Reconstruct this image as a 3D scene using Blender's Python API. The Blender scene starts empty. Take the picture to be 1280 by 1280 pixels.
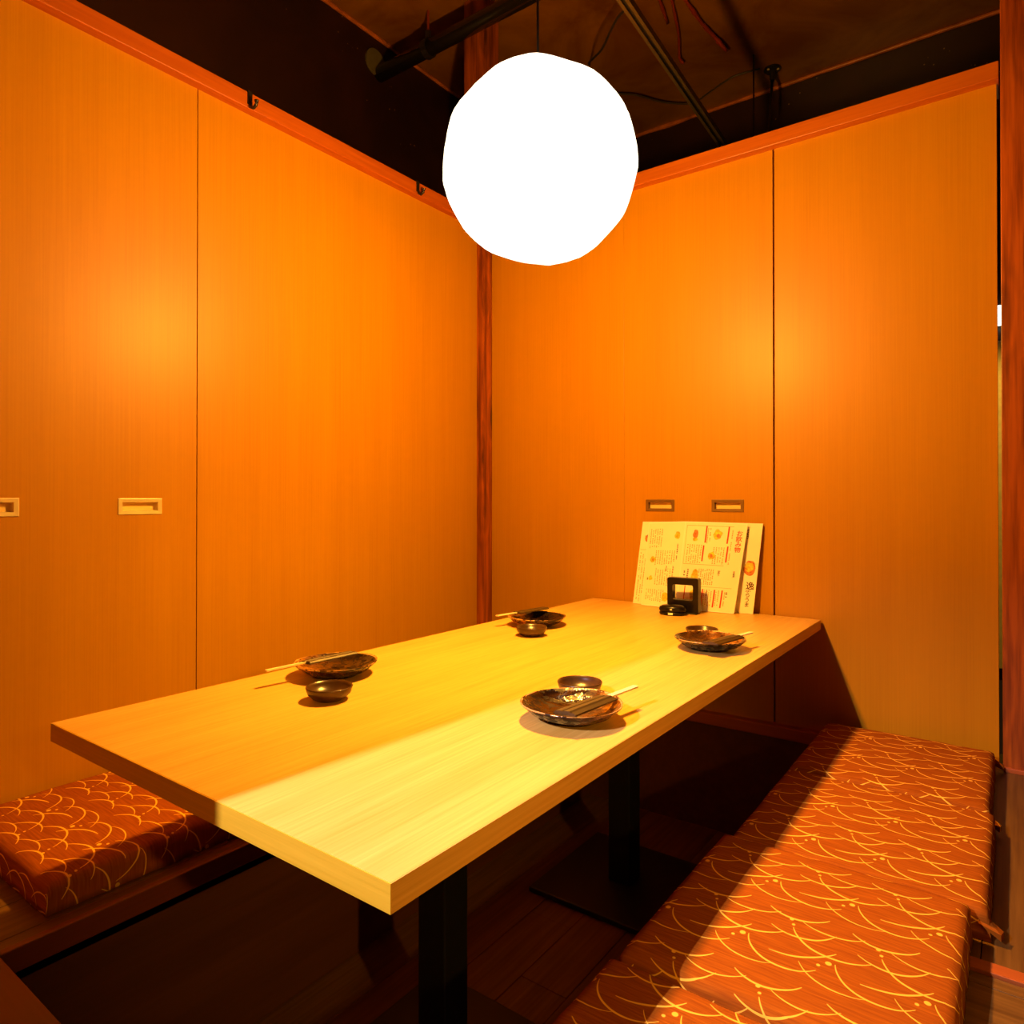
import bpy, bmesh, math, random
from mathutils import Vector, Matrix, noise
random.seed(7)
SC = bpy.context.scene
COL = bpy.context.collection
R = math.radians

# ------------------------------------------------------------------ camera
cd = bpy.data.cameras.new('camera')
cam = bpy.data.objects.new('camera', cd); COL.objects.link(cam); SC.camera = cam
cd.sensor_fit = 'HORIZONTAL'; cd.sensor_width = 36.0
cd.lens = 855.6 * 36.0 / 1280.0
cd.shift_x = 0.0
cd.shift_y = (620.6 - 640.0) / 1280.0
cd.clip_start = 0.02
cam.location = (0, 0, 0)
cam.rotation_euler = (R(90.339), 0, R(36.317))

# ------------------------------------------------------------------ world, exposure, big lights
W = bpy.data.worlds.new('world'); SC.world = W; W.use_nodes = True
W.node_tree.nodes['Background'].inputs[0].default_value = (1.0, 0.42, 0.12, 1)
W.node_tree.nodes['Background'].inputs[1].default_value = 0.012
vs = SC.view_settings
vs.view_transform = 'Standard'; vs.look = 'None'; vs.gamma = 1.0; vs.use_curve_mapping = False
vs.exposure = 0.0

def spot(name, loc, target, power, color, angle, blend, radius):
    l = bpy.data.lights.new(name, 'SPOT'); l.energy = power; l.color = color
    l.spot_size = R(angle); l.spot_blend = blend; l.shadow_soft_size = radius
    o = bpy.data.objects.new(name, l); COL.objects.link(o); o.location = loc
    o.rotation_euler = (Vector(target) - Vector(loc)).to_track_quat('-Z', 'Y').to_euler()
    return o
# ceiling spot of the aisle behind the camera, shining in past the end of the front partition
spot('aisle_spot_light', (-0.940, -0.55, 0.75), (-0.60, 0.60, -0.42), 200, (0.97, 0.84, 1.05), 57, 0.9, 0.0035)
# weaker lamp of the aisle on the right, low enough to light the table's right edge
spot('side_spot_light', (1.30, -0.06, 0.40), (-0.53, 1.02, -0.43), 105, (1.0, 0.50, 0.06), 44, 1.0, 0.03)
# unseen spot added to light the pale door behind the slit
spot('slit_fill_light', (-0.05, 3.10, 0.95), (-0.05, 3.90, 0.0), 34, (1.0, 0.62, 0.12), 70, 0.6, 0.03)

BULB_POS = (-0.955, 1.425, 0.70)
LAMP_COL = (1.0, 0.43, 0.034)
BULB_STRENGTH = 4700.0
SHADE_STRENGTH = (3.6, 2.9, 2.06)

# ------------------------------------------------------------------ room numbers (metres, camera at origin)
XL, YB = -1.9685, 2.4739
FZ, PZ = -0.78, -1.1984
ZB, ZT = 1.2326, 1.2833
KS = 1.27                      # the upper volume of the hall is larger than the booth
CZ, YU = 1.8136*KS, 3.0977*KS
def K(*p): return tuple(c*KS for c in p)
TZ = -0.3993
XPL, XPR, YPN, YPF = -1.41, -0.47, 0.425, 2.45

# ------------------------------------------------------------------ helpers
def link(o, parent=None):
    COL.objects.link(o)
    if parent is not None: o.parent = parent
    return o
def tag(o, label=None, cat=None, group=None, kind=None):
    if label: o['label'] = label
    if cat: o['category'] = cat
    if group: o['group'] = group
    if kind: o['kind'] = kind
    return o
def empty(name, loc=(0, 0, 0), rz=0, parent=None):
    o = bpy.data.objects.new(name, None); o.empty_display_size = 0.05
    o.location = loc; o.rotation_euler = (0, 0, rz)
    return link(o, parent)
def mesh_obj(name, bm, mat, parent=None, loc=None, smooth=False):
    me = bpy.data.meshes.new(name)
    bmesh.ops.recalc_face_normals(bm, faces=bm.faces)
    bm.to_mesh(me); bm.free()
    me.materials.append(mat)
    if smooth:
        for p in me.polygons: p.use_smooth = True
    o = bpy.data.objects.new(name, me); link(o, parent)
    if loc: o.location = loc
    return o
def box(bm, a, b, bev=0.0):
    x0, y0, z0 = [min(p, q) for p, q in zip(a, b)]; x1, y1, z1 = [max(p, q) for p, q in zip(a, b)]
    vs_ = [bm.verts.new(v) for v in ((x0,y0,z0),(x1,y0,z0),(x1,y1,z0),(x0,y1,z0),(x0,y0,z1),(x1,y0,z1),(x1,y1,z1),(x0,y1,z1))]
    fs = [bm.faces.new([vs_[i] for i in f]) for f in ((0,3,2,1),(4,5,6,7),(0,1,5,4),(1,2,6,5),(2,3,7,6),(3,0,4,7))]
    if bev > 0:
        es = list({e for f in fs for e in f.edges})
        bmesh.ops.bevel(bm, geom=es, offset=bev, segments=2, profile=0.5, affect='EDGES')
def boxo(name, a, b, mat, parent=None, bev=0.0):
    bm = bmesh.new(); box(bm, a, b, bev)
    return mesh_obj(name, bm, mat, parent)
def lathe(bm, prof, seg=48, cx=0, cy=0, closed=False, wob=0.0):
    rings = []
    for r, z in prof:
        if r < 1e-5: rings.append([bm.verts.new((cx, cy, z))]); continue
        rings.append([bm.verts.new((cx + r*(1+wob*math.sin(3*t+1)+wob*.6*math.sin(5*t))*math.cos(t),
                                    cy + r*(1+wob*math.sin(3*t+1)+wob*.6*math.sin(5*t))*math.sin(t), z + wob*.12*math.sin(2*t+.5)*(r>.06)))
                      for t in [2*math.pi*i/seg for i in range(seg)]])
    pairs = list(zip(rings[:-1], rings[1:]))
    if closed: pairs.append((rings[-1], rings[0]))
    for A, B in pairs:
        if len(A) == 1 and len(B) == 1: continue
        for i in range(seg):
            j = (i+1) % seg
            if len(A) == 1: bm.faces.new((A[0], B[i], B[j]))
            elif len(B) == 1: bm.faces.new((A[i], A[j], B[0]))
            else: bm.faces.new((A[i], A[j], B[j], B[i]))
def tube(bm, pts, r, seg=8, radii=None):
    P = [Vector(p) for p in pts]; rings = []
    up = Vector((0, 0, 1))
    for i, p in enumerate(P):
        d = (P[min(i+1, len(P)-1)] - P[max(i-1, 0)]).normalized()
        u = up if abs(d.dot(up)) < 0.95 else Vector((1, 0, 0))
        a = d.cross(u).normalized(); b = a.cross(d).normalized()
        rr = radii[i] if radii else r
        rings.append([bm.verts.new(p + a*rr*math.cos(t) + b*rr*math.sin(t)) for t in [2*math.pi*k/seg for k in range(seg)]])
    for A, B in zip(rings[:-1], rings[1:]):
        for k in range(seg):
            bm.faces.new((A[k], A[(k+1) % seg], B[(k+1) % seg], B[k]))
    bm.faces.new(rings[0]); bm.faces.new(rings[-1][::-1])
def catmull(pts, n=6):
    P = [Vector(p) for p in pts]; P = [P[0]*2-P[1]] + P + [P[-1]*2-P[-2]]; out = []
    for i in range(1, len(P)-2):
        for k in range(n):
            t = k/n
            out.append(.5*((2*P[i]) + (P[i+1]-P[i-1])*t + (2*P[i-1]-5*P[i]+4*P[i+1]-P[i+2])*t*t + (3*P[i]-P[i-1]-3*P[i+1]+P[i+2])*t**3))
    out.append(P[-2]); return out

# ------------------------------------------------------------------ materials
class NT:
    def __init__(s, name, rough=0.5, spec=0.5, metallic=0.0):
        s.m = bpy.data.materials.new(name); s.m.use_nodes = True
        s.t = s.m.node_tree; s.b = s.t.nodes['Principled BSDF']
        s.b.inputs['Roughness'].default_value = rough
        s.b.inputs['Specular IOR Level'].default_value = spec
        s.b.inputs['Metallic'].default_value = metallic
    def n(s, typ, **kw):
        nd = s.t.nodes.new(typ)
        for k, v in kw.items(): setattr(nd, k, v)
        return nd
    def l(s, a, b): s.t.links.new(a, b)
    def math(s, op, a, b=None, c=None, clamp=False):
        nd = s.n('ShaderNodeMath', operation=op); nd.use_clamp = clamp
        for i, v in enumerate((a, b, c)):
            if v is None: continue
            if isinstance(v, (int, float)): nd.inputs[i].default_value = v
            else: s.l(v, nd.inputs[i])
        return nd.outputs[0]
    def vmath(s, op, a, b=None):
        nd = s.n('ShaderNodeVectorMath', operation=op)
        for i, v in enumerate((a, b)):
            if v is None: continue
            if isinstance(v, tuple): nd.inputs[i].default_value = v
            else: s.l(v, nd.inputs[i])
        return nd
    def coord(s, scale=(1, 1, 1), kind='Object', rot=(0, 0, 0), loc=(0, 0, 0)):
        tc = s.n('ShaderNodeTexCoord'); mp = s.n('ShaderNodeMapping')
        mp.inputs['Scale'].default_value = scale; mp.inputs['Rotation'].default_value = rot; mp.inputs['Location'].default_value = loc
        s.l(tc.outputs[kind], mp.inputs['Vector']); return mp.outputs[0]
    def noise(s, vec, scale=1, detail=4, rough=.55, dist=0.0):
        nd = s.n('ShaderNodeTexNoise'); s.l(vec, nd.inputs['Vector'])
        nd.inputs['Scale'].default_value = scale; nd.inputs['Detail'].default_value = detail
        nd.inputs['Roughness'].default_value = rough; nd.inputs['Distortion'].default_value = dist
        return nd.outputs['Fac']
    def ramp(s, fac, stops):
        nd = s.n('ShaderNodeValToRGB'); s.l(fac, nd.inputs[0]); e = nd.color_ramp.elements
        while len(e) < len(stops): e.new(0.5)
        for i, (p, c) in enumerate(stops): e[i].position = p; e[i].color = (*c, 1)
        return nd.outputs[0]
    def mix(s, fac, a, b, blend='MIX'):
        nd = s.n('ShaderNodeMix', data_type='RGBA', blend_type=blend)
        if isinstance(fac, (int, float)): nd.inputs[0].default_value = fac
        else: s.l(fac, nd.inputs[0])
        for i, v in ((6, a), (7, b)):
            if isinstance(v, tuple): nd.inputs[i].default_value = (*v, 1)
            else: s.l(v, nd.inputs[i])
        return nd.outputs[2]
    def color(s, c):
        if isinstance(c, tuple): s.b.inputs['Base Color'].default_value = (*c, 1)
        else: s.l(c, s.b.inputs['Base Color'])
    def bump(s, h, strength=.2, dist=.002):
        nd = s.n('ShaderNodeBump'); nd.inputs['Strength'].default_value = strength; nd.inputs['Distance'].default_value = dist
        s.l(h, nd.inputs['Height']); s.l(nd.outputs[0], s.b.inputs['Normal'])

def plain(name, c, rough=.5, spec=.5, metallic=0.0, var=.12, scale=30):
    N = NT(name, rough, spec, metallic)
    f = N.noise(N.coord((1, 1, 1)), scale, 3)
    N.color(N.ramp(f, [(.3, tuple(x*(1-var) for x in c)), (.7, tuple(min(1, x*(1+var)) for x in c))]))
    return N.m
def wood(name, dark, light, axis, fine=160, broad=12, rough=.4, along=1.5, spec=.5, knots=0.0, contrast=(.3, .7), bumps=.08):
    """grain runs along axis; thin streaks plus broad bands"""
    N = NT(name, rough, spec)
    s1 = [fine]*3; s2 = [broad]*3; ai = 'xyz'.index(axis); s1[ai] = along*2; s2[ai] = along*.5
    f1 = N.noise(N.coord(tuple(s1)), 1, 3, .6)
    f2 = N.noise(N.coord(tuple(s2)), 1, 4, .6, .6)
    f = N.math('ADD', N.math('MULTIPLY', f1, .55), N.math('MULTIPLY', f2, .45))
    c = N.ramp(f, [(contrast[0], dark), (contrast[1], light)])
    if knots > 0:
        sc = [9]*3; sc[ai] = 2.6
        v = N.n('ShaderNodeTexVoronoi', feature='F1'); N.l(N.coord(tuple(sc)), v.inputs['Vector']); v.inputs['Scale'].default_value = 1
        k = N.math('SUBTRACT', 1, N.math('DIVIDE', v.outputs['Distance'], .22), clamp=True)
        rings = N.math('MULTIPLY', N.math('SINE', N.math('MULTIPLY', v.outputs['Distance'], 34)), .5)
        rings = N.math('ADD', rings, .5)
        near = N.math('SUBTRACT', 1, N.math('DIVIDE', v.outputs['Distance'], .6), clamp=True)
        c = N.mix(N.math('MULTIPLY', N.math('MULTIPLY', rings, near), knots*.7), c, tuple(x*.45 for x in dark))
        c = N.mix(N.math('MULTIPLY', k, knots), c, tuple(x*.25 for x in dark))
    N.color(c); N.bump(f1, bumps, .001)
    return N.m

M = {}
M['panel'] = wood('veneer_panel', (.44, .188, .0006), (.53, .242, .0012), 'z', 230, 14, .42, 1.2, .30, contrast=(.28, .74), bumps=.05)
M['post'] = wood('red_pine_post', (.13, .020, .001), (.44, .100, .004), 'z', 60, 26, .42, 1.6, knots=.8, contrast=(.38, .60))
M['beam_y'] = wood('red_pine_beam_left', (.34, .066, .001), (.50, .122, .002), 'y', 90, 26, .42, 1.5, knots=.35)
M['beam_x'] = wood('red_pine_beam_back', (.36, .078, .001), (.52, .140, .002), 'x', 90, 26, .42, 1.5, knots=.5)
M['table'] = wood('ash_table_top', (.56, .298, .045), (.76, .470, .120), 'y', 210, 22, .42, 2.2, .5, contrast=(.3, .66), bumps=.05)
M['table_x'] = wood('ash_edge_band_near', (.54, .315, .014), (.72, .430, .030), 'x', 210, 22, .42, 2.2, .5, bumps=.05)
M['floor_y'] = wood('floor_board_y', (.070, .028, .005), (.20, .095, .018), 'y', 110, 30, .42, 2.0, contrast=(.3, .68))
M['floor_x'] = wood('floor_board_x', (.070, .028, .005), (.20, .095, .018), 'x', 110, 30, .42, 2.0, contrast=(.3, .68))
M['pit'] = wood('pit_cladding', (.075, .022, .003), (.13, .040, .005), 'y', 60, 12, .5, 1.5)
M['sill'] = wood('red_sill', (.32, .070, .012), (.46, .110, .020), 'x', 90, 20, .42, 1.5)
M['sill_dark'] = wood('red_sill_dark', (.14, .028, .003), (.20, .045, .004), 'x', 90, 20, .42, 1.5)  # darkened sill copy; dimness around the pit is put into the colour
M['sill_y'] = wood('red_sill_y', (.14, .028, .003), (.20, .045, .004), 'y', 90, 20, .42, 1.5)  # same darkening along y; left pit edge's shade is put into the colour
M['black'] = plain('black_steel', (.006, .006, .006), .45)
M['gloss_black'] = plain('black_plastic', (.006, .004, .004), .3, .3)
M['pipe'] = plain('black_pipe', (.012, .010, .008), .16, 1.0)
M['track'] = plain('dark_bronze_track', (.075, .055, .022), .3, .8, .3)
M['brass'] = plain('satin_brass', (.80, .66, .34), .38, .6, .30, .05)
M['brass_dark'] = plain('dark_brass', (.22, .12, .03), .45, .5, .5, .05)  # darker brass tone for the back wall pulls
M['brass_cup'] = plain('brass_cup', (.86, .62, .22), .5, .5, .15, .05)
M['iron'] = plain('black_iron', (.012, .010, .009), .3)
M['cord'] = plain('cord_black', (.008, .007, .006), .5)
M['wire'] = plain('wire_olive', (.05, .035, .012), .45)
M['stub'] = plain('rust_red_stub', (.24, .030, .006), .35)
M['olive'] = plain('olive_escutcheon', (.10, .085, .030), .5)
M['stick'] = wood('bamboo', (.78, .60, .34), (.92, .76, .48), 'y', 260, 40, .5, 4)
M['pale'] = plain('pale_yellow_wall', (.85, .60, .22), .6)
M['white'] = plain('white_label', (.92, .90, .80), .5)
M['ink'] = plain('dark_ink', (.10, .022, .008), .6)
M['ink_red'] = plain('red_ink', (.62, .030, .012), .5)
M['ink_brown'] = plain('faded_brown_ink', (.55, .30, .09), .6)
M['food_yellow'] = plain('printed_food_yellow', (.86, .50, .04), .5, var=.5, scale=90)
M['food_green'] = plain('printed_food_green', (.30, .26, .05), .5, var=.6, scale=140)
M['food_red'] = plain('printed_food_red', (.66, .18, .05), .5, var=.6, scale=120)

def dark_paint(name, base, hi, rough, speck=True, tint=None):
    N = NT(name, rough, .6)
    f = N.noise(N.coord((1, 1, 1)), 2.2, 5, .6, .8)
    c = N.ramp(f, [(.35, base), (.72, hi)])
    if speck:
        v = N.n('ShaderNodeTexVoronoi', feature='F1'); N.l(N.coord((1, 1, 1)), v.inputs['Vector']); v.inputs['Scale'].default_value = 26
        s = N.math('LESS_THAN', v.outputs['Distance'], .085)
        g = N.math('GREATER_THAN', N.noise(N.coord((1, 1, 1)), 3.0, 2), .56)
        c = N.mix(N.math('MULTIPLY', s, g), c, (.30, .16, .06))
    N.color(c)
    N.bump(N.noise(N.coord((1, 1, 1)), 14, 4), .12, .004)
    return N.m
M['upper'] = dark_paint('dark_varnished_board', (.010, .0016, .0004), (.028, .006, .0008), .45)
M['ceiling'] = dark_paint('dark_lacquered_ceiling', (.150, .050, .002), (.30, .125, .006), .20, False)
M['cornice'] = plain('cornice_strip', (.40, .11, .012), .35, var=.4, scale=12)

def shade_material():
    m = bpy.data.materials.new('paper_shade'); m.use_nodes = True; t = m.node_tree; t.nodes.clear()
    o = t.nodes.new('ShaderNodeOutputMaterial'); mx = t.nodes.new('ShaderNodeMixShader'); e = t.nodes.new('ShaderNodeEmission'); tr = t.nodes.new('ShaderNodeBsdfTransparent')
    e.inputs[0].default_value = (SHADE_STRENGTH[0]/5, SHADE_STRENGTH[1]/5, SHADE_STRENGTH[2]/5, 1); e.inputs[1].default_value = 5.0
    mx.inputs[0].default_value = .5
    t.links.new(tr.outputs[0], mx.inputs[1]); t.links.new(e.outputs[0], mx.inputs[2]); t.links.new(mx.outputs[0], o.inputs[0])
    return m
def emit(name, c, s):
    m = bpy.data.materials.new(name); m.use_nodes = True; t = m.node_tree; t.nodes.clear()
    o = t.nodes.new('ShaderNodeOutputMaterial'); e = t.nodes.new('ShaderNodeEmission')
    e.inputs[0].default_value = (*c, 1); e.inputs[1].default_value = s; t.links.new(e.outputs[0], o.inputs[0]); return m
M['shade'] = shade_material()
M['bulb'] = emit('bulb_glow', LAMP_COL, BULB_STRENGTH)
M['lamp_white'] = emit('neighbour_lamp_glow', (1, .9, .7), 4.0)

def plate_glaze():
    N = NT('mottled_brown_glaze', .14, .25)
    co = N.coord((1, 1, 1))
    f = N.noise(co, 34, 6, .7, 1.0)
    side = N.n('ShaderNodeSeparateXYZ'); N.l(co, side.inputs[0])
    g = N.math('MULTIPLY', N.math('ADD', side.outputs[0], .02), 4.0)          # golden glaze on one side of the plate
    f2 = N.math('ADD', f, N.math('MULTIPLY', g, -.9))
    c = (N.ramp(f2, [(.30, (.008, .003, .001)), (.50, (.035, .012, .002)), (.66, (.13, .045, .006)), (.86, (.45, .19, .02))]))
    rim = N.math('MULTIPLY', N.math('GREATER_THAN', side.outputs[2], .0300), N.math('GREATER_THAN', N.noise(co, 60, 3), .42))
    N.color(N.mix(rim, c, (.55, .30, .10)))
    sp = N.math('GREATER_THAN', N.noise(N.coord((.6, 1, 1)), 75, 3, .6), .49)
    N.l(N.math('ADD', N.math('MULTIPLY', sp, .9), .08), N.b.inputs['Coat Weight'])
    N.l(N.math('SUBTRACT', .42, N.math('MULTIPLY', sp, .28)), N.b.inputs['Roughness'])
    N.b.inputs['Coat Roughness'].default_value = .09
    N.bump(N.noise(co, 70, 3, .6), .5, .004)
    N.l(N.b.inputs['Normal'].links[0].from_socket, N.b.inputs['Coat Normal'])
    return N.m
def dish_glaze():
    N = NT('bronze_brown_glaze', .28, .6)
    f = N.noise(N.coord((1, 1, 1)), 40, 4)
    N.color(N.ramp(f, [(.3, (.026, .011, .004)), (.7, (.060, .026, .008))])); return N.m
M['plate'] = plate_glaze(); M['dish'] = dish_glaze()
M['sleeve'] = plain('olive_brown_paper', (.050, .026, .002), .5, var=.15)
M['paper'] = plain('cream_paper', (.95, .88, .74), .32, var=.04, scale=8)
M['paper_edge'] = plain('white_paper_edge', (.98, .95, .90), .3, var=.02)

def cushion_cloth():
    N = NT('wave_print_cloth', .8, .08)
    tc = N.n('ShaderNodeTexCoord'); uv = tc.outputs['UV']
    LA, LB = .130, .190
    # (centre x, centre y, radius, arc middle angle deg, half angle deg, half width)
    arcs = [(-.081, .085, .102, -62, 30, .0021), (.000, .085, .070, -100, 62, .0021), (-.060, .014, .062, -105, 66, .0019),
            (.024, .014, .071, -107, 46, .0015), (-.073, .148, .062, -82, 50, .0021), (-.061, .101, .063, -75, 52, .0019), (-.015, .141, .069, -85, 43, .0016)]
    total = None
    def wrap(mx_, my_):
        a = N.vmath('SUBTRACT', uv, (mx_ - LA/2, my_ - LB/2, 0)).outputs[0]
        a = N.vmath('DIVIDE', a, (LA, LB, 1)).outputs[0]
        a = N.vmath('FRACTION', a).outputs[0]
        a = N.vmath('MULTIPLY', a, (LA, LB, 0)).outputs[0]
        return N.vmath('SUBTRACT', a, (LA/2, LB/2, 0)).outputs[0]     # relative to the middle point
    def acc(v):
        nonlocal total
        total = v if total is None else N.math('MAXIMUM', total, v)
    for cx, cy, r, am, ah, w in arcs:
        dx, dy = math.cos(R(am)), math.sin(R(am))
        # middle of the bounding region of the arc
        xs = [cx + r*math.cos(R(am + k*ah)) for k in (-1, -.5, 0, .5, 1)]; ys = [cy + r*math.sin(R(am + k*ah)) for k in (-1, -.5, 0, .5, 1)]
        mx_, my_ = (min(xs)+max(xs))/2, (min(ys)+max(ys))/2
        q = N.vmath('SUBTRACT', wrap(mx_, my_), (cx - mx_, cy - my_, 0)).outputs[0]   # relative to circle centre
        ln = N.vmath('LENGTH', q).outputs[1]
        d = N.math('ABSOLUTE', N.math('SUBTRACT', ln, r))
        cosang = N.math('DIVIDE', N.vmath('DOT_PRODUCT', q, (dx, dy, 0)).outputs[1], N.math('MAXIMUM', ln, 1e-4))
        taper = N.math('DIVIDE', N.math('SUBTRACT', cosang, math.cos(R(ah))), 1 - math.cos(R(ah)))      # 1 mid, 0 end
        taper = N.math('MINIMUM', N.math('ADD', N.math('MULTIPLY', taper, .6), .42), taper if False else N.math('MULTIPLY', taper, 9))
        m = N.math('DIVIDE', N.math('SUBTRACT', N.math('MULTIPLY', taper, w*1.05), d), .0006, clamp=True)
        acc(m)
    for px, py, r in ((0, 0, .0050), (-.012, -.012, .0032), (.056, .083, .0038), (.062, .070, .0030)):
        ln = N.vmath('LENGTH', wrap(px, py)).outputs[1]
        acc(N.math('DIVIDE', N.math('SUBTRACT', r, ln), .0008, clamp=True))
    slub = N.noise(N.coord((14, 260, 1), 'UV', (0, 0, R(25))), 1, 3)
    base = N.ramp(slub, [(.35, (.25, .056, .003)), (.62, (.34, .086, .004)), (.80, (.44, .130, .008))])
    gold = (.90, .48, .05)
    N.color(N.mix(total, base, gold))
    N.bump(slub, .15, .0008)
    return N.m
M['cloth'] = cushion_cloth()

def structure(o): o['kind'] = 'structure'; return o

# ------------------------------------------------------------------ floors
def planks(parent, x0, x1, y0, y1, ztop, width, axis, mat, cuts=(), th=.018, gap=.0015, seed=1):
    rnd = random.Random(seed); n = 0
    lo, hi = (x0, x1) if axis == 'y' else (y0, y1)
    a0, a1 = (y0, y1) if axis == 'y' else (x0, x1)
    k = 0; p = lo
    while p < hi - .01:
        q = min(p + width, hi)
        cs = [a0] + [c + (.31 if k % 2 else 0)*0 + rnd.uniform(-.25, .25) for c in cuts] + [a1]
        for s, e in zip(cs[:-1], cs[1:]):
            dz = rnd.uniform(-.0006, .0006)
            bm = bmesh.new()
            if axis == 'y': box(bm, (p+gap/2, s+gap/2, ztop-th), (q-gap/2, e-gap/2, ztop+dz), .0008)
            else: box(bm, (s+gap/2, p+gap/2, ztop-th), (e-gap/2, q-gap/2, ztop+dz), .0008)
            bmesh.ops.translate(bm, verts=bm.verts, vec=(0, 0, 0))
            o = mesh_obj('plank', bm, mat, parent); n += 1
        p = q; k += 1
fl = structure(empty('floor', (0, 1, FZ-.02)))
fl.location = (0, 0, 0)
boxo('subfloor', (XPR, -1.3, FZ-.06), (.95, 2.62, FZ-.0185), M['pit'], fl)
boxo('subfloor', (-2.05, -1.3, FZ-.06), (XPL, 2.62, FZ-.0185), M['pit'], fl)
boxo('subfloor', (XPL, -1.3, FZ-.06), (XPR, YPN-.02, FZ-.0185), M['pit'], fl)
planks(fl, XPR, .95, 1.405, YB+.12, FZ, .105, 'y', M['floor_y'], seed=3)
planks(fl, XPR, .95, -1.3, 1.372, FZ, .12, 'x', M['floor_x'], seed=4)
planks(fl, -2.05, XPL-.010, -1.3, YB-.005, FZ, .12, 'y', M['floor_y'], (.9,), seed=5)
boxo('joist', (XPL-.03, YPN, FZ-.042), (XPL-.0105, YPF+.02, FZ-.0185), M['pit'], fl)
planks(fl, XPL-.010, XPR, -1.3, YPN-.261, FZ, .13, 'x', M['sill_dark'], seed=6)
boxo('floor_strip', (XPR, 1.373, FZ-.018), (.95, 1.404, FZ+.006), M['sill'], fl, .001)
fp = structure(empty('floor_pit'))
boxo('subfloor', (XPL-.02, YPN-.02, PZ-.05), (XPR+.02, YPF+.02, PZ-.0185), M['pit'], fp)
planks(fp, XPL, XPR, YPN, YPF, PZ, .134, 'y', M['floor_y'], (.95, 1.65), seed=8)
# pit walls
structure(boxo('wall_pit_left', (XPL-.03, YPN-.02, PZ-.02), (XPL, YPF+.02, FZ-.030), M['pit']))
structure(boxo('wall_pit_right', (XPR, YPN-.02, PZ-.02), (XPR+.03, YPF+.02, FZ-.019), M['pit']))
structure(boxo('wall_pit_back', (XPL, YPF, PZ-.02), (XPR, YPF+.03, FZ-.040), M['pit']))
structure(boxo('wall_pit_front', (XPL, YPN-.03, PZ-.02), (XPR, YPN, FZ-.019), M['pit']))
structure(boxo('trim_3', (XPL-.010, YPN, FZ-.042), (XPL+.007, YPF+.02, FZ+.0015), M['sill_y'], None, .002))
structure(boxo('trim_4', (XPL+.007, YPF-.012, FZ-.038), (XPR, YB+.02, FZ+.004), M['sill'], None, .004))  # lighter sill colour stands in for light caught on the top edge
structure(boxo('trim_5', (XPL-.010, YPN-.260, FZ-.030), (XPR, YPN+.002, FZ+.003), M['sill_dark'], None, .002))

# ------------------------------------------------------------------ partition panels and doors
def panel(name, axis, a0, a1, z0, z1, parent, th=.03, g=.0015):
    bm = bmesh.new()
    if axis == 'y': box(bm, (XL-th, a0+g, z0), (XL, a1-g, z1), .001)
    else: box(bm, (a0+g, YB, z0), (a1-g, YB+th, z1), .001)
    return mesh_obj(name, bm, M['panel'], parent)
wl = structure(empty('wall_left')); wb = structure(empty('wall_back'))
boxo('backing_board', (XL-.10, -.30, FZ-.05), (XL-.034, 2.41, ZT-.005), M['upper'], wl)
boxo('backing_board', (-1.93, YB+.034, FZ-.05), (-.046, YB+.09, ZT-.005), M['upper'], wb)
panel('wall_panel', 'y', -.24, .425, FZ+.002, ZB+.02, wl)
panel('wall_panel', 'y', 1.089, 2.420, FZ+.002, ZB+.02, wl)
panel('wall_panel', 'x', -1.935, -1.261, FZ+.002, ZB+.02, wb, g=.0006)
panel('wall_panel', 'x', -.679, -.038, FZ+.002, ZB+.02, wb, g=.002)

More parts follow.
